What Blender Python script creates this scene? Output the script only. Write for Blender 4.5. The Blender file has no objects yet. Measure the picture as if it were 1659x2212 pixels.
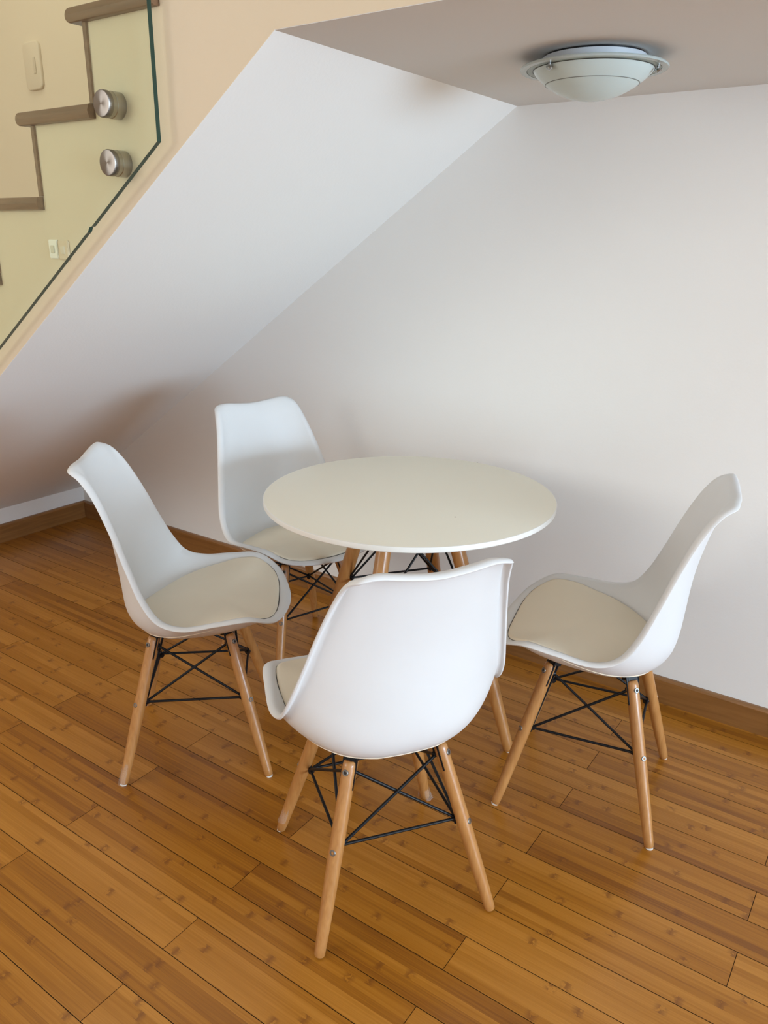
import bpy, bmesh, math, random
import numpy as np
from mathutils import Vector, Matrix

S = bpy.context.scene
COL = S.collection
random.seed(4)

# ------------------------------------------------------------------ camera
CAM = Vector((3.52939, -2.33477, 1.40357))
YAW, PITCH, ROLL, FPX = -0.6043, 0.3342, 0.0121, 1699.2
f = Vector((math.sin(YAW)*math.cos(PITCH), math.cos(YAW)*math.cos(PITCH), -math.sin(PITCH)))
r0 = Vector((math.cos(YAW), -math.sin(YAW), 0.0)); u0 = r0.cross(f)
rr = math.cos(ROLL)*r0 + math.sin(ROLL)*u0
uu = -math.sin(ROLL)*r0 + math.cos(ROLL)*u0
cd = bpy.data.cameras.new('camera'); cam = bpy.data.objects.new('camera', cd); COL.objects.link(cam)
M = Matrix((rr, uu, -f)).transposed().to_4x4(); M.translation = CAM
cam.matrix_world = M
cd.sensor_fit = 'VERTICAL'; cd.sensor_height = 24.0; cd.lens = FPX/2212*24.0
cd.clip_start = 0.05
S.camera = cam

# ------------------------------------------------------------------ world, light, exposure
S.view_settings.view_transform = 'Standard'; S.view_settings.look = 'None'
S.view_settings.gamma = 1.0; S.view_settings.use_curve_mapping = False
S.view_settings.exposure = 0.06
try:
    S.cycles.use_denoising = True
    S.cycles.max_bounces = 10; S.cycles.diffuse_bounces = 6; S.cycles.transparent_max_bounces = 12
    S.cycles.sample_clamp_indirect = 6.0
    S.cycles.caustics_reflective = False; S.cycles.caustics_refractive = False
except Exception:
    pass
w = bpy.data.worlds.new('world'); S.world = w; w.use_nodes = True
wb = w.node_tree.nodes['Background']; wb.inputs[0].default_value = (0.62, 0.78, 1.0, 1); wb.inputs[1].default_value = 1.0

def area_light(name, loc, size, rot, power, col, spread=180):
    l = bpy.data.lights.new(name, 'AREA'); l.shape = 'RECTANGLE'; l.size, l.size_y = size
    l.energy = power; l.color = col; l.spread = math.radians(spread)
    o = bpy.data.objects.new(name, l); COL.objects.link(o); o.location = loc; o.rotation_euler = rot
    return o
# daylight entering through the two windows of the room (both are outside the frame)
area_light('window_daylight_right', (9.52, -2.05, 1.25), (3.4, 1.35), (math.radians(90), 0, math.radians(90)), 440, (0.62, 0.81, 1.0))
area_light('window_daylight_front', (-.2, -5.02, 2.15), (2.6, 2.0), (math.radians(84), 0, math.radians(-14)), 70, (1.0, 0.945, 0.84))
area_light('stairwell_fill', (.7, -.52, 3.26), (1.6, .7), (0, 0, 0), 10, (1.0, 0.94, 0.84))  # added fill lamp to brighten the stairwell; the ceiling has no opening here

# ------------------------------------------------------------------ helpers
def smooth(me, on=True):
    me.polygons.foreach_set('use_smooth', [on]*len(me.polygons)); me.update()

def mesh_obj(name, verts, faces, mat, parent=None, sm=False):
    me = bpy.data.meshes.new(name); me.from_pydata([tuple(map(float, v)) for v in verts], [], faces); me.update()
    if mat is not None:
        for m in (mat if isinstance(mat, (list, tuple)) else [mat]): me.materials.append(m)
    smooth(me, sm)
    o = bpy.data.objects.new(name, me); COL.objects.link(o)
    if parent is not None: o.parent = parent
    return o

def bm_obj(name, bm, mat, parent=None, sm=False, angle=None):
    me = bpy.data.meshes.new(name); bmesh.ops.recalc_face_normals(bm, faces=bm.faces); bm.to_mesh(me); bm.free()
    for m in (mat if isinstance(mat, (list, tuple)) else [mat]): me.materials.append(m)
    smooth(me, sm)
    if angle is not None:
        try: me.set_sharp_from_angle(angle=math.radians(angle))
        except Exception: pass
    o = bpy.data.objects.new(name, me); COL.objects.link(o)
    if parent is not None: o.parent = parent
    return o

def add_box(bm, lo, hi, mat=None):
    c = [(a+b)/2 for a, b in zip(lo, hi)]; s = [abs(b-a) for a, b in zip(lo, hi)]
    m = Matrix.Translation(c) @ Matrix.Diagonal((*s, 1))
    if mat is not None: m = mat @ m
    return bmesh.ops.create_cube(bm, size=1.0, matrix=m)['verts']

def frame(d):
    d = d.normalized(); a = Vector((0, 0, 1)) if abs(d.z) < .9 else Vector((1, 0, 0))
    x = a.cross(d).normalized(); return x, d.cross(x)

def add_tube(bm, pts, radii, n=16, cap=True):
    pts = [Vector(p) for p in pts]; rings = []
    for i, p in enumerate(pts):
        d = (pts[min(i+1, len(pts)-1)] - pts[max(i-1, 0)])
        x, y = frame(d)
        rings.append([bm.verts.new(p + radii[i]*(math.cos(2*math.pi*k/n)*x + math.sin(2*math.pi*k/n)*y)) for k in range(n)])
    for a, b in zip(rings, rings[1:]):
        for k in range(n): bm.faces.new((a[k], a[(k+1) % n], b[(k+1) % n], b[k]))
    if cap:
        bm.faces.new(rings[0][::-1]); bm.faces.new(rings[-1])
    return rings

def add_lathe(bm, prof, n=64, axis=None, close=False):
    """prof: list of (radius, height); axis matrix applied"""
    rings = []
    for r_, h in prof:
        rings.append([bm.verts.new((axis or Matrix()) @ Vector((r_*math.cos(2*math.pi*k/n), r_*math.sin(2*math.pi*k/n), h))) for k in range(n)])
    pairs = list(zip(rings, rings[1:])) + ([(rings[-1], rings[0])] if close else [])
    for a, b in pairs:
        for k in range(n): bm.faces.new((a[k], a[(k+1) % n], b[(k+1) % n], b[k]))
    if not close:
        bm.faces.new(rings[0][::-1]); bm.faces.new(rings[-1])

def empty(name, loc, rz=0.0, label=None, cat=None, group=None):
    o = bpy.data.objects.new(name, None); COL.objects.link(o); o.location = loc; o.rotation_euler = (0, 0, rz)
    o.empty_display_size = .1
    if label: o['label'] = label
    if cat: o['category'] = cat
    if group: o['group'] = group
    return o

def struct(o, label=None, cat=None):
    o['kind'] = 'structure'
    if label: o['label'] = label
    if cat: o['category'] = cat
    return o

# ------------------------------------------------------------------ materials
def new_mat(name):
    m = bpy.data.materials.new(name); m.use_nodes = True
    nt = m.node_tree; return m, nt, nt.nodes['Principled BSDF']

def simple(name, col, rough=.5, metal=0.0, coat=0.0, spec=.5, bump=0.0, bscale=200, mottle=0.0, mscale=3.0):
    m, nt, b = new_mat(name)
    b.inputs['Base Color'].default_value = (*col, 1); b.inputs['Roughness'].default_value = rough
    b.inputs['Metallic'].default_value = metal; b.inputs['Coat Weight'].default_value = coat
    b.inputs['Specular IOR Level'].default_value = spec
    tc = nt.nodes.new('ShaderNodeTexCoord')
    if bump:
        n = nt.nodes.new('ShaderNodeTexNoise'); n.inputs['Scale'].default_value = bscale; n.inputs['Detail'].default_value = 4
        nt.links.new(tc.outputs['Object'], n.inputs['Vector'])
        bp = nt.nodes.new('ShaderNodeBump'); bp.inputs['Strength'].default_value = bump; bp.inputs['Distance'].default_value = .002
        nt.links.new(n.outputs['Fac'], bp.inputs['Height']); nt.links.new(bp.outputs['Normal'], b.inputs['Normal'])
    if mottle:
        n = nt.nodes.new('ShaderNodeTexNoise'); n.inputs['Scale'].default_value = mscale; n.inputs['Detail'].default_value = 5
        nt.links.new(tc.outputs['Object'], n.inputs['Vector'])
        mx = nt.nodes.new('ShaderNodeMix'); mx.data_type = 'RGBA'
        mx.inputs[6].default_value = (*[c*(1-mottle) for c in col], 1); mx.inputs[7].default_value = (*[min(1, c*(1+mottle)) for c in col], 1)
        nt.links.new(n.outputs['Fac'], mx.inputs[0]); nt.links.new(mx.outputs[2], b.inputs['Base Color'])
    return m

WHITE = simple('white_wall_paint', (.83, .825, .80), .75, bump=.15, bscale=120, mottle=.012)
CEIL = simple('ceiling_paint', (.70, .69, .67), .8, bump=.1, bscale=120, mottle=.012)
BEIGE = simple('beige_wall_paint', (.70, .595, .44), .7, bump=.15, bscale=120, mottle=.02)
SHELLM = simple('white_plastic', (.70, .70, .695), .42, bump=.02, bscale=400, mottle=.01, mscale=14)
PADM = simple('off_white_leatherette', (.77, .685, .535), .55, bump=.12, bscale=600, mottle=.02, mscale=9)
TOPM = simple('white_laminate', (.83, .79, .66), .38, mottle=.012, mscale=5)
EDGEM = simple('white_edge_band', (.80, .78, .73), .5, mottle=.02, mscale=20)
BLACK = simple('black_steel', (.006, .0065, .008), .42, spec=.25)
STEEL = simple('steel_bolt', (.26, .25, .235), .45, metal=1.0)
DARKHOLE = simple('bolt_socket', (.02, .02, .02), .6)
FELT = simple('clear_glide', (.78, .76, .70), .35)
PLASTIC = simple('switch_plastic', (.86, .84, .76), .4)
BRUSHED = simple('brushed_steel', (.42, .39, .36), .28, metal=1.0)
LAMPWHITE = simple('lamp_white_metal', (.56, .58, .61), .4)
CHROME = simple('chrome', (.45, .45, .45), .12, metal=1.0)
PIPING = simple('dark_seam', (.05, .045, .04), .7)
STRIPM = simple('white_skirting_paint', (.80, .78, .76), .6)

def radial_brushed():
    m, nt, b = new_mat('radial_brushed_steel')
    b.inputs['Metallic'].default_value = 1; b.inputs['Base Color'].default_value = (.27, .245, .225, 1)
    b.inputs['Roughness'].default_value = .36; b.inputs['Anisotropic'].default_value = .85
    tg = nt.nodes.new('ShaderNodeTangent'); tg.direction_type = 'RADIAL'; tg.axis = 'Z'
    nt.links.new(tg.outputs[0], b.inputs['Tangent']); return m
RBRUSH = radial_brushed()

def wood(name, c1, c2, scale, rough=.35, coat=.3, axis=2):
    m, nt, b = new_mat(name)
    tc = nt.nodes.new('ShaderNodeTexCoord'); mp = nt.nodes.new('ShaderNodeMapping')
    s = [scale*14]*3; s[axis] = scale; mp.inputs['Scale'].default_value = s
    n = nt.nodes.new('ShaderNodeTexNoise'); n.inputs['Scale'].default_value = 4; n.inputs['Detail'].default_value = 6; n.inputs['Distortion'].default_value = .4
    cr = nt.nodes.new('ShaderNodeValToRGB')
    cr.color_ramp.elements[0].position = .3; cr.color_ramp.elements[0].color = (*c1, 1)
    cr.color_ramp.elements[1].position = .7; cr.color_ramp.elements[1].color = (*c2, 1)
    nt.links.new(tc.outputs['Object'], mp.inputs[0]); nt.links.new(mp.outputs[0], n.inputs['Vector'])
    nt.links.new(n.outputs['Fac'], cr.inputs[0]); nt.links.new(cr.outputs[0], b.inputs['Base Color'])
    b.inputs['Roughness'].default_value = rough; b.inputs['Coat Weight'].default_value = coat; b.inputs['Coat Roughness'].default_value = .12
    return m
BEECH = wood('beech_leg', (.37, .16, .044), (.47, .225, .072), 2.2)
STAIRW = wood('stair_wood', (.165, .088, .045), (.235, .135, .075), 1.5, rough=.4, axis=1)  # greyed: the pane's reflection veil is mixed into both stair wood colours
STAIRW2 = wood('stair_wood_side', (.165, .088, .045), (.235, .135, .075), 1.5, rough=.4, axis=0)
BASEW_X = wood('bamboo_skirting_back', (.20, .085, .022), (.29, .13, .038), 1.2, rough=.35, axis=0)
BASEW_Y = wood('bamboo_skirting_left', (.20, .085, .022), (.29, .13, .038), 1.2, rough=.35, axis=1)

def glass_mat():
    m, nt, b = new_mat('green_tinted_glass'); nt.nodes.remove(b)
    out = nt.nodes['Material Output']
    t = nt.nodes.new('ShaderNodeBsdfTransparent'); t.inputs[0].default_value = (.972, .998, .955, 1)
    g = nt.nodes.new('ShaderNodeBsdfGlossy'); g.inputs['Roughness'].default_value = .015
    lw = nt.nodes.new('ShaderNodeLayerWeight'); lw.inputs[0].default_value = .5
    pw = nt.nodes.new('ShaderNodeMath'); pw.operation = 'POWER'; pw.inputs[1].default_value = 5; nt.links.new(lw.outputs['Facing'], pw.inputs[0])
    fr = nt.nodes.new('ShaderNodeMath'); fr.operation = 'MULTIPLY_ADD'; fr.inputs[1].default_value = .6; fr.inputs[2].default_value = .022; nt.links.new(pw.outputs[0], fr.inputs[0])
    mx = nt.nodes.new('ShaderNodeMixShader')
    nt.links.new(fr.outputs[0], mx.inputs[0]); nt.links.new(t.outputs[0], mx.inputs[1]); nt.links.new(g.outputs[0], mx.inputs[2])
    nt.links.new(mx.outputs[0], out.inputs[0]); return m
GLASS = glass_mat()
GLASSEDGE = simple('green_glass_edge', (.008, .040, .030), .18, spec=.6)

def floor_mat():
    m, nt, b = new_mat('bamboo_planks')
    N, L = nt.nodes.new, nt.links.new
    geo = N('ShaderNodeNewGeometry'); sep = N('ShaderNodeSeparateXYZ'); L(geo.outputs['Position'], sep.inputs[0])
    at = N('ShaderNodeAttribute'); at.attribute_name = 'plank'
    def math_(op, a, b_=None, c=None):
        n = N('ShaderNodeMath'); n.operation = op
        for i, v in enumerate((a, b_, c)):
            if v is None: continue
            if isinstance(v, (int, float)): n.inputs[i].default_value = v
            else: L(v, n.inputs[i])
        return n.outputs[0]
    X, Y, R_ = sep.outputs[0], sep.outputs[1], at.outputs['Fac']
    strip = math_('FLOOR', math_('DIVIDE', math_('ADD', Y, 20), .0197))
    comb = N('ShaderNodeCombineXYZ'); L(strip, comb.inputs[0]); L(math_('MULTIPLY', R_, 91.7), comb.inputs[1])
    wn = N('ShaderNodeTexWhiteNoise'); wn.noise_dimensions = '2D'; L(comb.outputs[0], wn.inputs['Vector'])
    # long grain
    c2 = N('ShaderNodeCombineXYZ'); L(math_('ADD', math_('MULTIPLY', X, 3.0), math_('MULTIPLY', wn.outputs['Value'], 40)), c2.inputs[0]); L(math_('MULTIPLY', Y, 260), c2.inputs[1]); L(math_('MULTIPLY', R_, 50), c2.inputs[2])
    gn = N('ShaderNodeTexNoise'); gn.inputs['Scale'].default_value = 1.0; gn.inputs['Detail'].default_value = 5; gn.inputs['Roughness'].default_value = .65; L(c2.outputs[0], gn.inputs['Vector'])
    # broad colour variation along each strip
    c3 = N('ShaderNodeCombineXYZ'); L(math_('ADD', math_('MULTIPLY', X, 2.2), math_('MULTIPLY', wn.outputs['Value'], 70)), c3.inputs[0]); L(math_('MULTIPLY', strip, 3.7), c3.inputs[1]); L(math_('MULTIPLY', R_, 33), c3.inputs[2])
    bn = N('ShaderNodeTexNoise'); bn.inputs['Scale'].default_value = 1.0; bn.inputs['Detail'].default_value = 2; L(c3.outputs[0], bn.inputs['Vector'])
    v = math_('ADD', math_('MULTIPLY', gn.outputs['Fac'], .62), math_('MULTIPLY', wn.outputs['Value'], .27))
    v = math_('SUBTRACT', v, .08); v = math_('ADD', v, math_('MULTIPLY', bn.outputs['Fac'], .34)); v = math_('ADD', v, math_('MULTIPLY', math_('SUBTRACT', R_, .5), .22))
    cr = N('ShaderNodeValToRGB'); e = cr.color_ramp.elements
    e[0].position = .22; e[0].color = (.205, .068, .007, 1); e[1].position = .80; e[1].color = (.47, .20, .030, 1)
    k = cr.color_ramp.elements.new(.5); k.color = (.345, .130, .011, 1)
    L(v, cr.inputs[0])
    # bamboo knuckles: short darker bands across single strips
    ph = math_('FRACT', math_('ADD', math_('DIVIDE', X, .27), math_('MULTIPLY', wn.outputs['Color'], 1.0) if False else math_('MULTIPLY', wn.outputs['Value'], 7.31)))
    dn = N('ShaderNodeTexNoise'); dn.inputs['Scale'].default_value = 70; dn.inputs['Detail'].default_value = 3; L(geo.outputs['Position'], dn.inputs['Vector'])
    dist = math_('ABSOLUTE', math_('SUBTRACT', ph, .5))
    mask = math_('SUBTRACT', 1.0, math_('SMOOTHSTEP', 0, .03, dist) if False else math_('MINIMUM', math_('DIVIDE', dist, .055), 1.0))
    mask = math_('MULTIPLY', mask, math_('GREATER_THAN', math_('FRACT', math_('MULTIPLY', wn.outputs['Value'], 13.7)), .38))
    mask = math_('MULTIPLY', mask, math_('MULTIPLY', math_('GREATER_THAN', dn.outputs['Fac'], .45), .66))
    mx = N('ShaderNodeMix'); mx.data_type = 'RGBA'; L(mask, mx.inputs[0]); L(cr.outputs[0], mx.inputs[6]); mx.inputs[7].default_value = (.15, .046, .008, 1)
    L(mx.outputs[2], b.inputs['Base Color'])
    b.inputs['Roughness'].default_value = .31
    b.inputs['Coat Weight'].default_value = .15; b.inputs['Coat Roughness'].default_value = .2; b.inputs['Specular IOR Level'].default_value = .35
    bp = N('ShaderNodeBump'); bp.inputs['Strength'].default_value = .06; bp.inputs['Distance'].default_value = .001
    L(gn.outputs['Fac'], bp.inputs['Height']); L(bp.outputs['Normal'], b.inputs['Normal'])
    return m
FLOORM = floor_mat()
GAPM = simple('dark_plank_gap', (.018, .007, .003), .9)

# ------------------------------------------------------------------ room shell
SD, SLOPE, Z0, HC = 1.0489, 0.6798, 0.1618, 1.7765     # stair depth, soffit slope/start, flat ceiling height
XS = (HC - Z0)/SLOPE
HB, HS = 0.0877, 0.1325
X0, X1, Y1, HT = -2.6, 9.6, -5.15, 3.3
XL = 5.2            # the low landing ends here, outside the frame

# floor: bamboo planks, rows along x, half-length offset between rows
verts, faces, mids, vals = [], [], [], []
PW, PL, G = 0.0987, 0.9835, 0.0008
row = -12
for row in range(-12, 42):
    yt = -1.0700 - (row)*PW; yb = yt - PW
    if yb > 0.02 or yt < Y1: continue
    off = 1.4665 if row % 2 == 0 else 0.9840
    k0 = math.floor((X0 - off)/PL)
    for k in range(k0, int((X1-off)/PL)+1):
        xa, xb = max(off+k*PL, X0), min(off+(k+1)*PL, X1)
        if xb - xa < .01: continue
        a, c = max(yb, Y1), min(yt, 0.02); i = len(verts)
        g2 = .0007
        verts += [(xa+g2, a+G, 0), (xb-g2, a+G, 0), (xb-g2, c-G, 0), (xa+g2, c-G, 0)]
        faces.append((i, i+1, i+2, i+3)); mids.append(0); vals.append(random.random())
i = len(verts); verts += [(X0, Y1, -.003), (X1, Y1, -.003), (X1, .02, -.003), (X0, .02, -.003)]
faces.append((i, i+1, i+2, i+3)); mids.append(1); vals.append(0)
i = len(verts); verts += [(X0, Y1, -.05), (X1, Y1, -.05), (X1, .02, -.05), (X0, .02, -.05)]
faces.append((i+3, i+2, i+1, i)); mids.append(1); vals.append(0)
fl = mesh_obj('floor', verts, faces, [FLOORM, GAPM])
fl.data.polygons.foreach_set('material_index', mids)
at = fl.data.attributes.new('plank', 'FLOAT', 'FACE'); at.data.foreach_set('value', vals)
struct(fl, 'glossy honey brown bamboo plank floor', 'floor')

def slab(name, lo, hi, mat):
    bm = bmesh.new(); add_box(bm, lo, hi); return struct(bm_obj(name, bm, mat))

def prism_xz(name, poly, ya, yb, mat):
    n = len(poly); v = [(x, ya, z) for x, z in poly] + [(x, yb, z) for x, z in poly]
    fcs = [tuple(range(n)), tuple(range(2*n-1, n-1, -1))] + [(i, i+n, (i+1) % n+n, (i+1) % n) for i in range(n)]
    bm = bmesh.new(); bv = [bm.verts.new(p) for p in v]
    for q in fcs: bm.faces.new([bv[i] for i in q])
    return bm_obj(name, bm, mat)

slab('wall_back', (-.05, 0, 0), (XL, .12, HC+.02), WHITE)['label'] = 'white back wall behind the table under the stair'
# end wall under the foot of the stair with the white strip above the skirting
slab('wall_left', (-.10, -SD+.03, 0), (0, 0, Z0+.01), STRIPM)
# sloping underside of the stair and the flat low ceiling beyond it
T = .05
o = prism_xz('ceiling_slope', [(-.06, Z0-.06*SLOPE), (XS, HC), (XS, HC+T), (-.06, Z0-.06*SLOPE+T+.02)], -SD+.0004, .01, WHITE); struct(o, 'white sloping underside of the stair', 'ceiling')
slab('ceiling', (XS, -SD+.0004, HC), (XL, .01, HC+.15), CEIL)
# stair geometry (tread nosings)
RISE, RUN, TT = .1965, .2465, .031
treads = [(1.753+RUN*k, 1.873+RISE*k) for k in range(-8, 4)]   # (nosing tip x, tread centre z)
# built as vertical strips between the soffit line and the stepped top
def stair_bottom(x): return 0.0 if x < 0 else min(HC, Z0+SLOPE*x)
def stair_top(x):
    for tx, tz in treads[::-1]:
        if tz <= HT-.1 and x >= tx+.058-1e-6: return HT if x >= tx+.058+RUN-1e-6 else tz-TT/2
    return treads[0][1]-RISE
bx = sorted({-.62, 0.0, XS, XL} | {tx+.058 for tx, tz in treads if tz <= HT-.1} | {max(tx for tx, tz in treads if tz <= HT-.1)+.058+RUN})
bm = bmesh.new()
for xa, xb in zip(bx, bx[1:]):
    zt_ = stair_top((xa+xb)/2); za, zb = stair_bottom(xa+1e-6)+.0012, stair_bottom(xb-1e-6)+.0012
    q = [bm.verts.new((x, y, z)) for y in (-SD, -SD+.035) for x, z in ((xa, za), (xb, zb), (xb, zt_), (xa, zt_))]
    for c in ((0, 1, 2, 3), (7, 6, 5, 4), (0, 4, 5, 1), (1, 5, 6, 2), (2, 6, 7, 3), (3, 7, 4, 0)): bm.faces.new([q[i] for i in c])
o = bm_obj('wall_stair', bm, BEIGE); struct(o, 'beige wall along the side of the stair', 'wall')
slab('wall_stairwell', (X0, 0, HC+.02), (XL, .12, HT), BEIGE)
slab('wall_back.001', (XL, 0, 0), (X1, .12, HT), WHITE)
slab('wall_landing', (XL-.04, -SD+.036, HC+.15), (XL, -.001, HT), WHITE)
slab('wall_stairwell.001', (X0, 0, 0), (-.05, .12, HC+.02), BEIGE)
# rest of the room, outside the frame
slab('wall_far_left', (X0-.1, Y1, 0), (X0, .12, HT), BEIGE)
slab('ceiling_room', (X0-.1, Y1-.1, HT), (X1+.1, .12, HT+.1), WHITE)
def wall_with_window(nm, fixed, along, lo, hi, z0, z1, axis, idx):
    t0, t1 = fixed; a0, a1 = along
    bm = bmesh.new()
    for (p, q, za, zb) in ((a0, lo, 0, HT), (hi, a1, 0, HT), (lo, hi, 0, z0), (lo, hi, z1, HT)):
        if axis == 'y': add_box(bm, (t0, p, za), (t1, q, zb))
        else: add_box(bm, (p, t0, za), (q, t1, zb))
    struct(bm_obj(nm, bm, WHITE))
    bm = bmesh.new(); m = (t0+t1)/2
    for (p, q, za, zb) in ((lo, lo+.05, z0, z1), (hi-.05, hi, z0, z1), ((lo+hi)/2-.03, (lo+hi)/2+.03, z0, z1), (lo, hi, z0, z0+.05), (lo, hi, z1-.05, z1)):
        if axis == 'y': add_box(bm, (m-.03, p, za), (m+.03, q, zb))
        else: add_box(bm, (p, m-.03, za), (q, m+.03, zb))
    struct(bm_obj('window_%d' % idx, bm, PLASTIC))
wall_with_window('wall_right', (X1, X1+.1), (Y1, .12), -3.8, -.3, .52, 1.98, 'y', 1)
wall_with_window('wall_front', (Y1-.1, Y1), (X0, X1), -1.6, 1.2, 1.1, 3.2, 'x', 2)

# skirting boards
def skirt(name, poly, a, b, axis, mat):
    """poly in (depth,z)"""
    bm = bmesh.new(); n = len(poly)
    P = lambda t, d, z: (t, -d, z) if axis == 'x' else (d, t, z)
    A = [bm.verts.new(P(a, d, z)) for d, z in poly]; B = [bm.verts.new(P(b, d, z)) for d, z in poly]
    bm.faces.new(A); bm.faces.new(B[::-1])
    for i in range(n): bm.faces.new((A[i], B[i], B[(i+1) % n], A[(i+1) % n]))
    return struct(bm_obj(name, bm, mat))
pf = [(0, 0), (.016, 0), (.016, HB-.008), (.013, HB-.002), (.008, HB), (0, HB)]
skirt('baseboard_back', pf, 0.0, X1, 'x', BASEW_X)
skirt('baseboard_left', pf, -SD+.03, -.016, 'y', BASEW_Y)

# ------------------------------------------------------------------ staircase (treads and risers)
st = empty('staircase', (1.75, -.5, 0), 0, 'wooden stair treads and risers rising behind the glass panel at top left', 'stairs')
def tread_mesh(xt, zc, length):
    """bullnosed front edge (towards -x) and rounded side edge (towards -y)"""
    bm = bmesh.new(); h = TT/2
    ya, yb = -SD-.016, -.002
    outline = []   # nose section in (dx,z)
    for i in range(13):
        a = math.pi/2 + math.pi*i/12
        outline.append((h*1.1*math.cos(a)+h*1.1, h*math.sin(a)))
    ringsets = []; c_ = h*1.1
    for yy, k in ((ya-.0045, .03), (ya, .90), (ya+.0018, .97), (ya+.005, 1.0), (yb, 1.0)):
        sec = [(xt+c_+(d-c_)*k, zc+z*k) for d, z in outline]
        sec = [(length+xt, zc+h*k)] + sec + [(length+xt, zc-h*k)]
        ringsets.append([bm.verts.new((x, yy, z)) for x, z in sec])
    n = len(ringsets[0])
    for a, b in zip(ringsets, ringsets[1:]):
        for i in range(n): bm.faces.new((a[i], a[(i+1) % n], b[(i+1) % n], b[i]))
    bm.faces.new(ringsets[0]); bm.faces.new(ringsets[-1][::-1])
    return bm
for tx, tz in treads:
    if tz > HT-.15 or tz < .1: continue
    o = bm_obj('tread', tread_mesh(tx, tz, RUN+.055), STAIRW2, None, True, 40); o.parent = st; o.matrix_parent_inverse = Matrix.Translation(st.location).inverted()
    bm = bmesh.new(); add_box(bm, (tx+.048, -SD-.006, tz-RISE+TT/2+.001), (tx+.060, -.002, tz-TT/2-.0005))
    o = bm_obj('riser', bm, STAIRW); o.parent = st; o.matrix_parent_inverse = Matrix.Translation(st.location).inverted()

# ------------------------------------------------------------------ glass balustrade
YG0, YG1 = -SD-.0235, -SD-.0345
gb = empty('glass_balustrade', (1.5, -1.078, .6), 0, 'green-edged frameless glass panel fixed to the stair side with steel studs', 'glass panel')
gp = [(2.060, 2.75), (2.058, 1.597), (1.300, 1.0885), (.35, .449), (.35, 2.75)]
chip = [(1.800, 1.4240), (1.790, 1.4215), (1.782, 1.4105), (1.772, 1.4052)]
gp = gp[:2] + chip + gp[2:]
n = len(gp)
bm = bmesh.new()
A = [bm.verts.new((x, YG1, z)) for x, z in gp]; B = [bm.verts.new((x, YG0, z)) for x, z in gp]
bm.faces.new(A); bm.faces.new(B[::-1]); es = []
for i in range(n): es.append(bm.faces.new((A[i], B[i], B[(i+1) % n], A[(i+1) % n])))
for q in es: q.material_index = 1
def keep(o, root):
    o.parent = root; o.matrix_parent_inverse = Matrix.Translation(root.location).inverted(); return o
keep(bm_obj('glass_pane', bm, [GLASS, GLASSEDGE]), gb)
def rot_y():   # local +z -> world -y
    return Matrix.Rotation(math.radians(90), 4, 'X')
for (x, z) in ((1.897, 1.681), (1.899, 1.560)):
    R = .0285
    so = bm_obj('standoff', (lambda b: (add_lathe(b, [(R, 0), (R, .0228), (R-.001, .0235)], 40), b)[1])(bmesh.new()), BRUSHED, None, True, 30)
    so.matrix_world = Matrix.Translation((x, -SD, z)) @ rot_y()
    so['label'] = 'brushed steel stud holding the glass panel'
    keep(so, gb)
    cap = bm_obj('cap', (lambda b: (add_lathe(b, [(R-.002, .0345), (R, .0345), (R, .045), (R-.0012, .0475), (R-.003, .048)], 48), b)[1])(bmesh.new()), RBRUSH, so, True, 30)
    gk = bm_obj('gasket', (lambda b: (add_lathe(b, [(R-.0012, .0232), (R-.0012, .0347)], 40), b)[1])(bmesh.new()), BRUSHED, so, True, 30)

# ------------------------------------------------------------------ switch plate, and glass reflections built as plates
def plate(name, x0, x1, z0, z1, y, mat, rmat, label, cat, tilt=0.0):
    cx, cz = (x0+x1)/2, (z0+z1)/2; W_, H_ = x1-x0, z1-z0
    root = empty(name, (cx, y, cz), 0, label, cat)
    bm = bmesh.new(); add_box(bm, (-W_/2, -.006, -H_/2), (W_/2, 0, H_/2)); bmesh.ops.bevel(bm, geom=bm.edges[:], offset=.0018, segments=2, affect='EDGES')
    bm_obj('face_plate', bm, mat, root, True, 40)
    bm = bmesh.new(); add_box(bm, (-W_*.2, -.009, -H_*.2), (W_*.2, -.004, H_*.2)); bmesh.ops.bevel(bm, geom=bm.edges[:], offset=.001, segments=2, affect='EDGES')
    bm_obj('rocker', bm, rmat, root, True, 40)
plate('switch_and_reflection', 1.5700, 1.6065, 1.345, 1.392, -SD, PLASTIC, simple('switch_rocker', (.66, .62, .50), .4), 'small white switch plate on beige stair wall seen through the glass', 'switch')
plate('switch_and_reflection', 1.6105, 1.652, 1.343, 1.390, -SD, simple('reflected_plate', (.70, .575, .42), .6), simple('reflected_rocker', (.72, .63, .50), .5), 'reflection of the small white switch in the glass, built as a beige plate', 'switch')  # solid beige plate modelled in place of the switch's reflection
root = empty('glass_reflection', (.015, 0, 2.105), 0, 'faint reflection in the glass, built as a cream rounded plate at far upper left', 'reflection')  # blurred glass reflection modelled as a solid plate with a tab
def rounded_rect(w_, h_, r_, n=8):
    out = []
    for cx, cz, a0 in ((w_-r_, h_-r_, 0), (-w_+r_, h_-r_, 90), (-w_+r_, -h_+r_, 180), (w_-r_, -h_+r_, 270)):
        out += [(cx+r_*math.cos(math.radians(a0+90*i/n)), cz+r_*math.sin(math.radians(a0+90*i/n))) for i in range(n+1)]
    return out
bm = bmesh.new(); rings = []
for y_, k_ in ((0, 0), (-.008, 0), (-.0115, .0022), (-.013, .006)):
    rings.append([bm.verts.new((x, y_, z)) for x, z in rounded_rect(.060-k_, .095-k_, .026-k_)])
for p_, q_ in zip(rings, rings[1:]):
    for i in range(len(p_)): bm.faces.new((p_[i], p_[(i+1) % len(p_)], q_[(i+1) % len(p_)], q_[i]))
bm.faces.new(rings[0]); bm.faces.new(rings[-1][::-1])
REFLECTM = simple('reflection_cream', (.655, .555, .41), .7)
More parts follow.
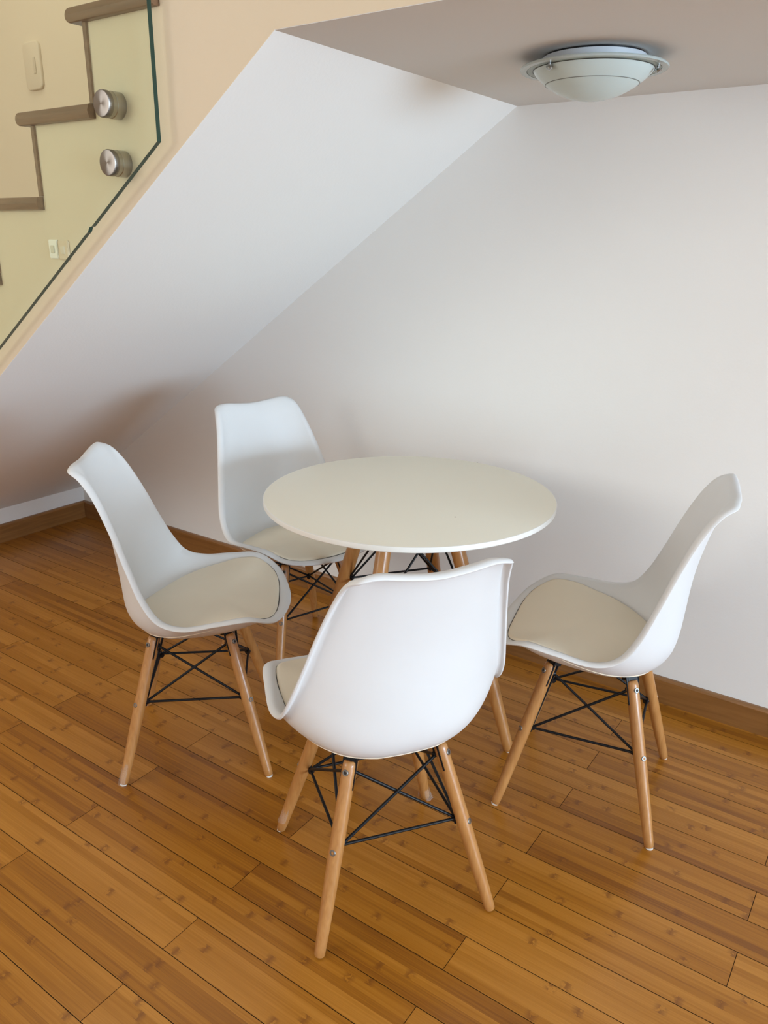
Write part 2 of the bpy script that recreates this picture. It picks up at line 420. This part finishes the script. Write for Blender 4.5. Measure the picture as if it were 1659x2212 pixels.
bm_obj('reflection_plate', bm, REFLECTM, root, True, 40)
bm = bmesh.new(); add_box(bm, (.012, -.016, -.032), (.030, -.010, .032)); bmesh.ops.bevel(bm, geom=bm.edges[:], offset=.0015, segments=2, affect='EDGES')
bm_obj('reflection_tab', bm, simple('reflection_tab_tone', (.58, .49, .36), .7), root, True, 40)

# ------------------------------------------------------------------ ceiling lamp
LX, LY = 2.808, -.523
lamp = empty('ceiling_light', (LX, LY, HC), 0, 'round flush ceiling lamp with frosted glass bowl and clear glass rim, switched off', 'ceiling lamp')
bm = bmesh.new(); add_lathe(bm, [(.108, -.004), (.108, -.021), (.106, -.023)], 72)
bm_obj('drum', bm, LAMPWHITE, lamp, True, 30)
bm = bmesh.new(); add_lathe(bm, [(.104, 0), (.104, -.004)], 64); bm_obj('gasket', bm, BLACK, lamp, True, 30)
def opal(name, col, tr, rough):
    m, nt, b = new_mat(name); b.inputs['Base Color'].default_value = (*col, 1); b.inputs['Roughness'].default_value = rough
    b.inputs['Transmission Weight'].default_value = tr; b.inputs['IOR'].default_value = 1.3; return m
bm = bmesh.new(); add_lathe(bm, [(.112, -.0235), (.139, -.0235), (.141, -.0255), (.139, -.028), (.112, -.028)], 96, close=True)
rim = bm_obj('glass_rim', bm, opal('grey_green_glass', (.25, .305, .275), .0, .3), lamp, True, 40)
bm = bmesh.new(); add_lathe(bm, [(.1405, -.0232), (.1535, -.0232), (.155, -.0255), (.1535, -.0282), (.1405, -.0282)], 96, close=True)
bm_obj('rim_edge', bm, opal('clear_rim_glass', (.55, .62, .60), .25, .15), rim, True, 40)
BD, BRR = .0565, .1265; RS = (BRR**2+BD**2)/(2*BD)
def bowl_z(r_): return -.030-((RS*RS-r_*r_)**.5-(RS-BD))
prof_b = [(.1245, -.026), (.1265, -.028)]
for i in range(1, 25):
    r_ = .1265*(1-i/24)+.0004; prof_b.append((r_, bowl_z(r_)))
bm = bmesh.new(); add_lathe(bm, prof_b, 96)
bowl = bm_obj('glass_bowl', bm, opal('frosted_glass', (.60, .69, .67), .10, .18), lamp, True, 50)
# thin dark decorative line round the bowl
bm = bmesh.new(); rl = .099; zl = bowl_z(rl)
add_lathe(bm, [(rl-.0005, zl-.0001), (rl+.0005, zl+.0004), (rl+.0004, zl-.0006), (rl-.0006, zl-.0009)], 96, close=True)
bm_obj('bowl_line', bm, simple('grey_line', (.18, .19, .17), .5), bowl, True)
bm = bmesh.new(); add_lathe(bm, [(.1264, -.0278), (.1276, -.0280), (.1278, -.0290), (.1266, -.0292)], 96, close=True)
bm_obj('shadow_ring', bm, simple('dark_ring', (.05, .055, .05), .4), rim, True)
for ang in (-118, 2, 122):
    a = math.radians(ang+8); px, py = .1335*math.cos(a), .131*math.sin(a)
    bm = bmesh.new(); mt = Matrix.Translation((px, py, 0))
    add_lathe(bm, [(.002, -.021), (.006, -.022), (.0065, -.025), (.003, -.027), (.003, -.033), (.007, -.034), (.0075, -.037), (.004, -.041), (.0008, -.042)], 20, mt)
    bm_obj('clip', bm, CHROME, lamp, True, 50)

# ------------------------------------------------------------------ chairs
RIM = np.array([[0.0, 0.2605, 0.4475], [0.1094, 0.2467, 0.4532], [0.1856, 0.2194, 0.4685], [0.2295, 0.1616, 0.493], [0.2448, 0.0797, 0.4894], [0.2529, -0.0003, 0.4827], [0.2466, -0.0608, 0.4999], [0.2367, -0.0993, 0.5513], [0.2168, -0.1322, 0.6317], [0.1957, -0.1649, 0.7194], [0.1752, -0.1998, 0.7974], [0.1605, -0.2330, 0.8460], [0.1440, -0.2600, 0.8635], [0.1080, -0.2665, 0.8680], [0.0580, -0.2715, 0.8620], [0.0, -0.2735, 0.8575]])
# direction from the shell edge inwards is minus this outward vector (lip width included)
LIP = np.array([[0, .030, -.004], [.004, .030, -.004], [.014, .024, -.003], [.022, .010, -.003], [.022, .000, -.003], [.020, -.002, -.004], [.017, -.008, -.005], [.017, -.010, -.005], [.017, -.010, -.004], [.017, -.011, -.003], [.0165, -.013, -.002], [.015, -.016, -.002], [.011, -.019, -.002], [.004, -.022, -.003], [.000, -.022, -.004], [.0, -.022, -.004]])
MIR = np.array([-1, 1, 1.0])
def spline(P, t):
    """Catmull-Rom through P, parameter t in [0, len-1]; mirrored at both ends"""
    Q = np.vstack([P[1]*MIR, P, P[-2]*MIR]); t = np.clip(t, 0, len(P)-1-1e-9); i = np.floor(t).astype(int); s = (t-i)[:, None]
    p0, p1, p2, p3 = Q[i], Q[i+1], Q[i+2], Q[i+3]
    return .5*(2*p1+(p2-p0)*s+(2*p0-5*p1+4*p2-p3)*s**2+(3*p1-p0-3*p2+p3)*s**3)
def poly(pts, t):
    """smooth curve through pts with arc-length parameter t in [0,1]"""
    P = np.array(pts, float); Q = np.vstack([2*P[0]-P[1], P, 2*P[-1]-P[-2]])
    tt = np.linspace(0, len(P)-1-1e-9, 900); i = np.floor(tt).astype(int); s = (tt-i)[:, None]
    p0, p1, p2, p3 = Q[i], Q[i+1], Q[i+2], Q[i+3]
    C_ = .5*(2*p1+(p2-p0)*s+(2*p0-5*p1+4*p2-p3)*s**2+(3*p1-p0-3*p2+p3)*s**3)
    d = np.concatenate([[0], np.cumsum(np.linalg.norm(np.diff(C_, axis=0), axis=1))]); d /= d[-1]
    return np.column_stack([np.interp(t, d, C_[:, k]) for k in range(C_.shape[1])])
TC, TT_ = 2.35, 11.9
def rim_at(t): return spline(RIM, np.atleast_1d(np.asarray(t, float)))
def inset_at(t):
    t = np.atleast_1d(np.asarray(t, float)); return rim_at(t) - spline(LIP*np.array([1, 1, 1]), t)
NU, NV = 44, 72
CENTRE = [(0, .2305, .4515), (0, .205, .444), (0, .15, .424), (0, .09, .409), (0, .02, .400), (0, -.05, .398), (0, -.105, .406), (0, -.145, .425), (0, -.170, .456), (0, -.181, .50), (0, -.186, .56), (0, -.190, .62), (0, -.197, .68), (0, -.209, .74), (0, -.222, .79), (0, -.236, .835), (0, -.2505, .8605)]
us = np.linspace(-1, 1, NU+1); vs = np.linspace(0, 1, NV+1)
# side curve, arc-length parameterised between front corner and top corner
tt = np.linspace(TC, TT_, 600); sc_ = inset_at(tt); dd = np.concatenate([[0], np.cumsum(np.linalg.norm(np.diff(sc_, axis=0), axis=1))]); dd /= dd[-1]
side_t = np.interp(np.interp(vs, [0, .5, 1], [0, .42, 1]), dd, tt)
side = inset_at(side_t)
cen = poly(CENTRE, vs)
Sg = np.zeros((NV+1, NU+1, 3))
for j, v in enumerate(vs):
    k = 3.4 if v < .36 else (3.4 + (2.1-3.4)*min(1, (v-.36)/.22))
    a = np.abs(us)**k
    for i, u in enumerate(us):
        sd = side[j]
        Sg[j, i] = (sd[0]*u, cen[j, 1]+(sd[1]-cen[j, 1])*a[i], cen[j, 2]+(sd[2]-cen[j, 2])*a[i])
def boundary(tstart, tend):
    """points across from -corner to +corner along the inset rim, tstart at centre, tend at corner"""
    out = []
    for u in us:
        p = inset_at(tstart+(tend-tstart)*abs(u))[0].copy()
        if u < 0: p[0] *= -1
        out.append(p)
    return np.array(out)
# boundaries re-sampled so that x is spread evenly
fr_, tp_ = boundary(0, TC), boundary(len(RIM)-1, TT_)
D0, D1 = fr_-Sg[0], tp_-Sg[-1]
for j, v in enumerate(vs):
    w0 = (1-min(1, v/.42))**2*(1+2*min(1, v/.42)); w1 = (1-min(1, (1-v)/.35))**2*(1+2*min(1, (1-v)/.35))
    Sg[j] += w0*D0 + w1*D1
def shell_z(x, y):
    """height of the seat surface at x,y"""
    G_ = Sg[:int(NV*.52)].reshape(-1, 3); d = (G_[:, 0]-x)**2+(G_[:, 1]-y)**2; i = np.argsort(d)[:6]; w_ = 1/(d[i]+1e-6); return float((G_[i, 2]*w_).sum()/w_.sum())

def build_shell():
    bm = bmesh.new()
    V = [[bm.verts.new(Sg[j, i]) for i in range(NU+1)] for j in range(NV+1)]
    for j in range(NV):
        for i in range(NU): bm.faces.new((V[j][i], V[j][i+1], V[j+1][i+1], V[j+1][i]))
    # boundary loop with rim parameter and side sign
    loop = []
    for i in range(NU+1): loop.append((V[0][i], abs(us[i])*TC, -1 if us[i] < 0 else 1))
    for j in range(1, NV+1): loop.append((V[j][NU], side_t[j], 1))
    n_ = len(RIM)-1
    for i in range(NU-1, -1, -1): loop.append((V[NV][i], n_+(TT_-n_)*abs(us[i]), -1 if us[i] < 0 else 1))
    for j in range(NV-1, 0, -1): loop.append((V[j][0], side_t[j], -1))
    prev = [l[0] for l in loop]; N_ = len(loop)
    E_ = np.array([rim_at(l[1])[0]*(MIR if l[2] < 0 else 1) for l in loop])
    I_ = np.array([l[0].co[:] for l in loop])
    cenp = I_.mean(0)
    for q, lift in ((.35, .0032), (.7, .0040), (1.0, .0)):
        cur = []
        for k in range(N_):
            p = I_[k]+(E_[k]-I_[k])*q
            tang = I_[(k+1) % N_]-I_[k-1]; nrm = np.cross(tang, E_[k]-I_[k]); nl = np.linalg.norm(nrm)
            if nl > 1e-9: p = p + (-1)*nrm/nl*lift*-1
            cur.append(bm.verts.new(p))
        for k in range(N_): bm.faces.new((prev[k], cur[k], cur[(k+1) % N_], prev[(k+1) % N_]))
        prev = cur
    bmesh.ops.recalc_face_normals(bm, faces=bm.faces)
    # make sure the normals point to the sitter
    c = min(bm.faces, key=lambda q: (q.calc_center_median()-Vector((0, .05, .40))).length)
    if c.normal.z < 0: bmesh.ops.reverse_faces(bm, faces=bm.faces)
    me = bpy.data.meshes.new('shell'); bm.to_mesh(me); bm.free(); me.materials.append(SHELLM); smooth(me)
    return me
shell_me = build_shell()

def pad_outline(a):
    pts = np.array([[0, -.152], [.05, -.148], [.112, -.122], [.165, -.080], [.201, -.020], [.211, .055], [.209, .115], [.196, .165], [.160, .204], [.10, .222], [.0, .226]])
    full = np.vstack([pts, pts[-2:0:-1]*[-1, 1]])
    Q = np.vstack([full[-1], full, full[0], full[1]]); n = len(full)
    t = (np.asarray(a) % 1.0)*n; i = np.floor(t).astype(int); s = (t-i)[:, None]
    p0, p1, p2, p3 = Q[i], Q[i+1], Q[i+2], Q[i+3]
    return .5*(2*p1+(p2-p0)*s+(2*p0-5*p1+4*p2-p3)*s**2+(3*p1-p0-3*p2+p3)*s**3)
def build_pad():
    n = 96; O = pad_outline(np.arange(n)/n); c0 = np.array([0, .045])
    ze = np.array([shell_z(x, y) for x, y in O]); ze = (np.roll(ze, 1)+2*ze+np.roll(ze, -1))/4
    bm = bmesh.new(); rings = []
    rows = [(1.0, -.010), (1.003, -.003), (1.0, .0025), (.988, .0055)] + [(r_, None) for r_ in (.96, .92, .86, .78, .68, .56, .42, .26, .1)]
    for r_, dz in rows:
        ring = []
        for k in range(n):
            x, y = c0+(O[k]-c0)*r_
            if dz is not None: z = ze[k]+dz
            else:
                e = ze[k]+.0065; q = r_**2.2; z = max(e*q + (.4615)*(1-q) + .006*(1-r_**4), shell_z(x, y)+.006)
            ring.append(bm.verts.new((x, y, z)))
        rings.append(ring)
    for a, b in zip(rings, rings[1:]):
        for k in range(n): bm.faces.new((a[k], a[(k+1) % n], b[(k+1) % n], b[k]))
    ctr = bm.verts.new((c0[0], c0[1], .4675))
    for k in range(n): bm.faces.new((rings[-1][k], rings[-1][(k+1) % n], ctr))
    bmesh.ops.recalc_face_normals(bm, faces=bm.faces)
    if max(bm.faces, key=lambda q: q.calc_center_median().y).normal.y < 0: bmesh.ops.reverse_faces(bm, faces=bm.faces)
    me = bpy.data.meshes.new('seat_pad'); bm.to_mesh(me); bm.free(); me.materials.append(PADM); smooth(me)
    # seam line under the pad edge
    bm = bmesh.new(); P = [Vector((*(c0+(O[k]-c0)*1.006), ze[k]-.0005)) for k in range(n)]
    rg = []
    for k in range(n):
        t_ = (P[(k+1) % n]-P[k-1]); x_, y_ = frame(t_)
        rg.append([bm.verts.new(P[k]+.0021*(math.cos(2*math.pi*j/6)*x_+math.sin(2*math.pi*j/6)*y_)) for j in range(6)])
    for k in range(n):
        for j in range(6): bm.faces.new((rg[k][j], rg[k][(j+1) % 6], rg[(k+1) % n][(j+1) % 6], rg[(k+1) % n][j]))
    bmesh.ops.recalc_face_normals(bm, faces=bm.faces)
    ms = bpy.data.meshes.new('seam'); bm.to_mesh(ms); bm.free(); ms.materials.append(PIPING); smooth(ms)
    return me, ms
pad_me, seam_me = build_pad()

def leg_axis(z): return .2765-.348*z        # radial distance of the dowel axis from the chair centre
def build_leg(zt, rad, ax):
    bm = bmesh.new(); pts, rd = [], []
    for z, r_ in rad: pts.append((ax(z), 0, z)); rd.append(r_*1.16)
    add_tube(bm, pts, rd, 24)
    return bm
LEGR = [(.0035, .0085), (.006, .0098), (.02, .0104), (.10, .0122), (.20, .0134), (.30, .0133), (.355, .0129), (.384, .0126), (.391, .0112), (.3935, .0085)]
def mesh_of(bm, name, mat, sm=True, ang=40):
    o = bm_obj(name, bm, mat, None, sm, ang); me = o.data; bpy.data.objects.remove(o); return me
leg_me = mesh_of(build_leg(.39, LEGR, leg_axis), 'leg', BEECH)
bm = bmesh.new(); add_lathe(bm, [(.0075, .0), (.0092, .0008), (.0095, .004), (.009, .0042)], 20, Matrix.Translation((leg_axis(.002), 0, 0))); glide_me = mesh_of(bm, 'glide', FELT)
ld = Vector((-.348, 0, 1)).normalized(); lo_ = Vector((ld.z, 0, -ld.x))       # along the leg, outward normal
def bolt_mesh(z):
    bm = bmesh.new(); p = Vector((leg_axis(z), 0, z))+lo_*.0146
    q = Vector((0, 0, 1)).rotation_difference(lo_).to_matrix().to_4x4(); mt = Matrix.Translation(p) @ q
    add_lathe(bm, [(.0068, -.002), (.0068, .0008), (.006, .0016), (.0036, .0016), (.0033, -.0004)], 24, mt)
    return mesh_of(bm, 'bolt', STEEL)
def socket_mesh(z):
    bm = bmesh.new(); p = Vector((leg_axis(z), 0, z))+lo_*.0146
    q = Vector((0, 0, 1)).rotation_difference(lo_).to_matrix().to_4x4(); mt = Matrix.Translation(p) @ q
    add_lathe(bm, [(.0034, -.001), (.0034, .0005)], 6, mt); return mesh_of(bm, 'bolt', DARKHOLE)
def join_meshes(a, b, name):
    bm = bmesh.new(); bm.from_mesh(a); n = len(bm.faces); bm.from_mesh(b); bm.faces.ensure_lookup_table()
    for i in range(n, len(bm.faces)): bm.faces[i].material_index = 1
    me = bpy.data.meshes.new(name); bm.to_mesh(me); bm.free()
    me.materials.append(a.materials[0]); me.materials.append(b.materials[0]); smooth(me)
    try: me.set_sharp_from_angle(angle=math.radians(40))
    except Exception: pass
    return me
ZM, ZT = .214, .372
bolt_lo = join_meshes(bolt_mesh(ZM), socket_mesh(ZM), 'bolt'); bolt_hi = join_meshes(bolt_mesh(ZT), socket_mesh(ZT), 'bolt')
def bracket():
    bm = bmesh.new(); z0, z1 = .335, .408
    c = Vector((leg_axis(.372), 0, .372)); q = Matrix((Vector((0, 1, 0)), -lo_, ld)).transposed().to_4x4()
    mt = Matrix.Translation(c) @ q
    add_box(bm, (-.0162, -.0018, -.036), (.0162, .0018, .036), mt)
    add_box(bm, (-.012, -.003, .022), (.012, .022, .034), mt)
    return mesh_of(bm, 'bracket', BLACK, False, None)
bracket_me = bracket()
def wire_frame():
    bm = bmesh.new(); R_ = .0034
    mid = [Vector(((leg_axis(ZM)-.017)*math.cos(a), (leg_axis(ZM)-.017)*math.sin(a), ZM)) for a in [math.radians(45+90*k) for k in range(4)]]
    tpn = [Vector(((leg_axis(.362)-.019)*math.cos(a), (leg_axis(.362)-.019)*math.sin(a), .362)) for a in [math.radians(45+90*k) for k in range(4)]]
    for k in range(4):
        n = (k+1) % 4
        def toward(p, q, d): return p+(q-p).normalized()*d
        outw = Vector(((mid[k]+mid[n]).x, (mid[k]+mid[n]).y, 0)).normalized()*.004
        add_tube(bm, [mid[k], mid[n]], [R_]*2, 10)
        add_tube(bm, [mid[k]+outw*.6, tpn[n]+outw*.6], [R_]*2, 10)
        add_tube(bm, [mid[n]-outw*.6, tpn[k]-outw*.6], [R_]*2, 10)
    for p in mid:
        rd = Vector((p.x, p.y, 0)).normalized()
        add_tube(bm, [p-rd*.010+Vector((0, 0, -.004)), p+rd*.010+Vector((0, 0, -.001))], [.0062, .0062], 12)
        add_tube(bm, [p+Vector((0, 0, -.012)), p+Vector((0, 0, .010))], [.0040, .0040], 10)
    for p in tpn:
        rd = Vector((p.x, p.y, 0)).normalized()
        add_tube(bm, [p-rd*.006, p+rd*.012], [.006, .006], 12)
        add_tube(bm, [p+Vector((0, 0, -.004)), p+Vector((0, 0, .036))-rd*.008], [.0042, .0042], 10)
    # cross plates under the seat
    for a in (45, 135):
        m_ = Matrix.Rotation(math.radians(a), 4, 'Z'); add_box(bm, (-.135, -.011, .392), (.135, .011, .395), m_)
    return mesh_of(bm, 'wire_frame', BLACK)
wire_me = wire_frame()

def link(name, me, parent, loc=(0, 0, 0), rz=0.0):
    o = bpy.data.objects.new(name, me); COL.objects.link(o); o.parent = parent; o.location = loc; o.rotation_euler = (0, 0, rz); return o
def film_mat():
    m, nt, b = new_mat('torn_clear_film'); b.inputs['Base Color'].default_value = (.85, .83, .78, 1); b.inputs['Roughness'].default_value = .22
    b.inputs['Alpha'].default_value = .13; return m
FILM = film_mat()
def film_mesh(z0, z1, a0, a1, seed, flare):
    rnd = random.Random(seed); bm = bmesh.new(); nz, na = 8, 22; g = []
    top = [rnd.uniform(.55, 1.0) for _ in range(na+1)]
    for j in range(nz+1):
        row_ = []
        for i in range(na+1):
            a = math.radians(a0+(a1-a0)*i/na); z = z0+(z1-z0)*j/nz*top[i]
            r_ = .0135+.0006*rnd.random()+flare*(1-j/nz)**2*(.4+rnd.random())
            row_.append(bm.verts.new((leg_axis(z)+r_*math.cos(a), r_*math.sin(a), z)))
        g.append(row_)
    for j in range(nz):
        for i in range(na): bm.faces.new((g[j][i], g[j][i+1], g[j+1][i+1], g[j+1][i]))
    return mesh_of(bm, 'torn_film', FILM)
def make_chair(x, y, th, sx, sy, sth, label, bare=(), films=()):
    root = empty('dining_chair', (x, y, 0), th-math.pi/2, label, 'chair', 'moulded white chairs round the table')
    c_, s_ = math.cos(-(th-math.pi/2)), math.sin(-(th-math.pi/2)); dx, dy = sx-x, sy-y
    off = (c_*dx-s_*dy, s_*dx+c_*dy, 0)
    sh = link('shell', shell_me, root, off, sth-th)
    sh['label'] = 'white moulded plastic seat shell'
    md = sh.modifiers.new('thickness', 'SOLIDIFY'); md.thickness = .0055; md.offset = -1; md.use_rim = True
    bv = sh.modifiers.new('soft_rim', 'BEVEL'); bv.width = .0012; bv.segments = 2; bv.limit_method = 'ANGLE'; bv.angle_limit = math.radians(60)
    pd = link('seat_pad', pad_me, root, off, sth-th); pd['label'] = 'off-white upholstered seat pad'
    link('seam', seam_me, pd)
    for k in range(4):
        l = link('leg', leg_me, root, (0, 0, 0), math.radians(45+90*k)); 
        link('bracket', bracket_me, l); link('bolt', bolt_lo, l); link('bolt', bolt_hi, l)
        if k not in bare: link('glide', glide_me, l)
    for k, args in films:
        l = [c for c in root.children if c.name.startswith('leg')][k]; fo = link('torn_film', film_mesh(*args), l); fo['label'] = 'torn clear plastic film'
    wf = link('wire_frame', wire_me, root); wf['label'] = 'black steel cross-braced wire frame'
    return root
make_chair(1.9717, -1.0006, .7172, 1.9780, -.9976, .7015, 'white moulded chair left of the table, seen side-on facing right', (), ((3, (.006, .07, -170, 60, 9, .003)),))
make_chair(2.96, -.5275, -2.9462, 2.9607, -.5144, -2.9032, 'white moulded chair at right of the table, side-on, facing left beside the wall')
make_chair(2.6865, -1.1168, 2.5061, 2.6897, -1.111, 2.5314, 'white moulded chair nearest in front of the table, its back turned to us', (2, 3), ((0, (.004, .055, -150, 120, 3, .006)), (1, (.035, .085, 20, 130, 5, .002))))
make_chair(1.8560, -.4420, -.3170, 1.8720, -.4505, -.2751, 'white moulded chair behind the table, half hidden by the tabletop')

# ------------------------------------------------------------------ table
tb = empty('round_table', (2.4121, -.5948, 0), 0, 'round white table on splayed beech legs with black wire bracing', 'table')
bm = bmesh.new(); RT, TK = .40, .0145
add_lathe(bm, [(RT-.0025, .74), (RT-.0006, .7394), (RT, .738), (RT, .74-TK+.002), (RT-.0015, .74-TK)], 160)
for q in bm.faces:
    n_ = q.normal
    c = q.calc_center_median()
    if math.hypot(c.x, c.y) > RT*.99: q.material_index = 1
o = bm_obj('tabletop', bm, [TOPM, EDGEM], tb, True, 25); o['label'] = 'thin round white tabletop'
bcx, bcy, brot, BR, BT = 2.3983-2.4121, -.5796+.5948, .1432, .341, .122
def tax(z): return BR-(BR-BT)*z/.7
TLEG = [(.0035, .010), (.007, .0125), (.03, .0135), (.2, .0165), (.45, .0180), (.62, .0175), (.70, .0170), (.712, .015), (.7155, .011)]
bm = build_leg(.71, TLEG, tax); tleg_me = mesh_of(bm, 'leg', BEECH)
bm = bmesh.new(); add_lathe(bm, [(.0085, .0), (.0105, .0008), (.0108, .004), (.0102, .0042)], 20, Matrix.Translation((tax(.002), 0, 0))); tglide = mesh_of(bm, 'glide', FELT)
bm = bmesh.new(); add_box(bm, (tax(.70)-.03, -.012, .719), (tax(.70)+.03, .012, .7225)); add_box(bm, (tax(.70)-.004, -.017, .67), (tax(.70)+.004, .017, .719)); tbr = mesh_of(bm, 'bracket', BLACK, False, None)
for k in range(4):
    l = link('leg', tleg_me, tb, (bcx, bcy, 0), brot+math.pi/2*k); link('bracket', tbr, l); link('glide', tglide, l)
bm = bmesh.new(); R_ = .0032; zm, zt = .44, .69
an = [brot+math.pi/2*k for k in range(4)]
mid = [Vector(((tax(zm)-.02)*math.cos(a), (tax(zm)-.02)*math.sin(a), zm)) for a in an]
tpn = [Vector(((tax(zt)-.022)*math.cos(a), (tax(zt)-.022)*math.sin(a), zt)) for a in an]
for k in range(4):
    n = (k+1) % 4; outw = Vector(((mid[k]+mid[n]).x, (mid[k]+mid[n]).y, 0)).normalized()*.0045
    add_tube(bm, [mid[k], mid[n]], [R_]*2, 10)
    add_tube(bm, [mid[k]+outw, tpn[n]+outw], [R_]*2, 10); add_tube(bm, [mid[n]-outw, tpn[k]-outw], [R_]*2, 10)
for p in mid+tpn:
    rd = Vector((p.x, p.y, 0)).normalized(); add_tube(bm, [p-rd*.008, p+rd*.012], [.0065, .0065], 12)
o = bm_obj('wire_frame', bm, BLACK, tb, True, 40); o.location = (bcx, bcy, 0)

# small dark nicks in the tabletop edge and one speck on the top
top_o = [c for c in tb.children if c.name.startswith('tabletop')][0]
NICK = simple('dark_nick', (.05, .045, .04), .8)
for x, y, z, rx in ((-.2226, .3298, .7388, .0045), (-.0050, .3995, .7388, .0028), (.1981, -.0917, .7399, .0018)):
    bm = bmesh.new(); a_ = math.atan2(y, x)
    bmesh.ops.create_uvsphere(bm, u_segments=12, v_segments=8, radius=1.0, matrix=Matrix.Translation((x, y, z)) @ Matrix.Rotation(a_, 4, 'Z') @ Matrix.Diagonal((.0016, rx, .0012, 1)))
    o = bm_obj('nick', bm, NICK, top_o, True); o['label'] = 'tiny dark nick'
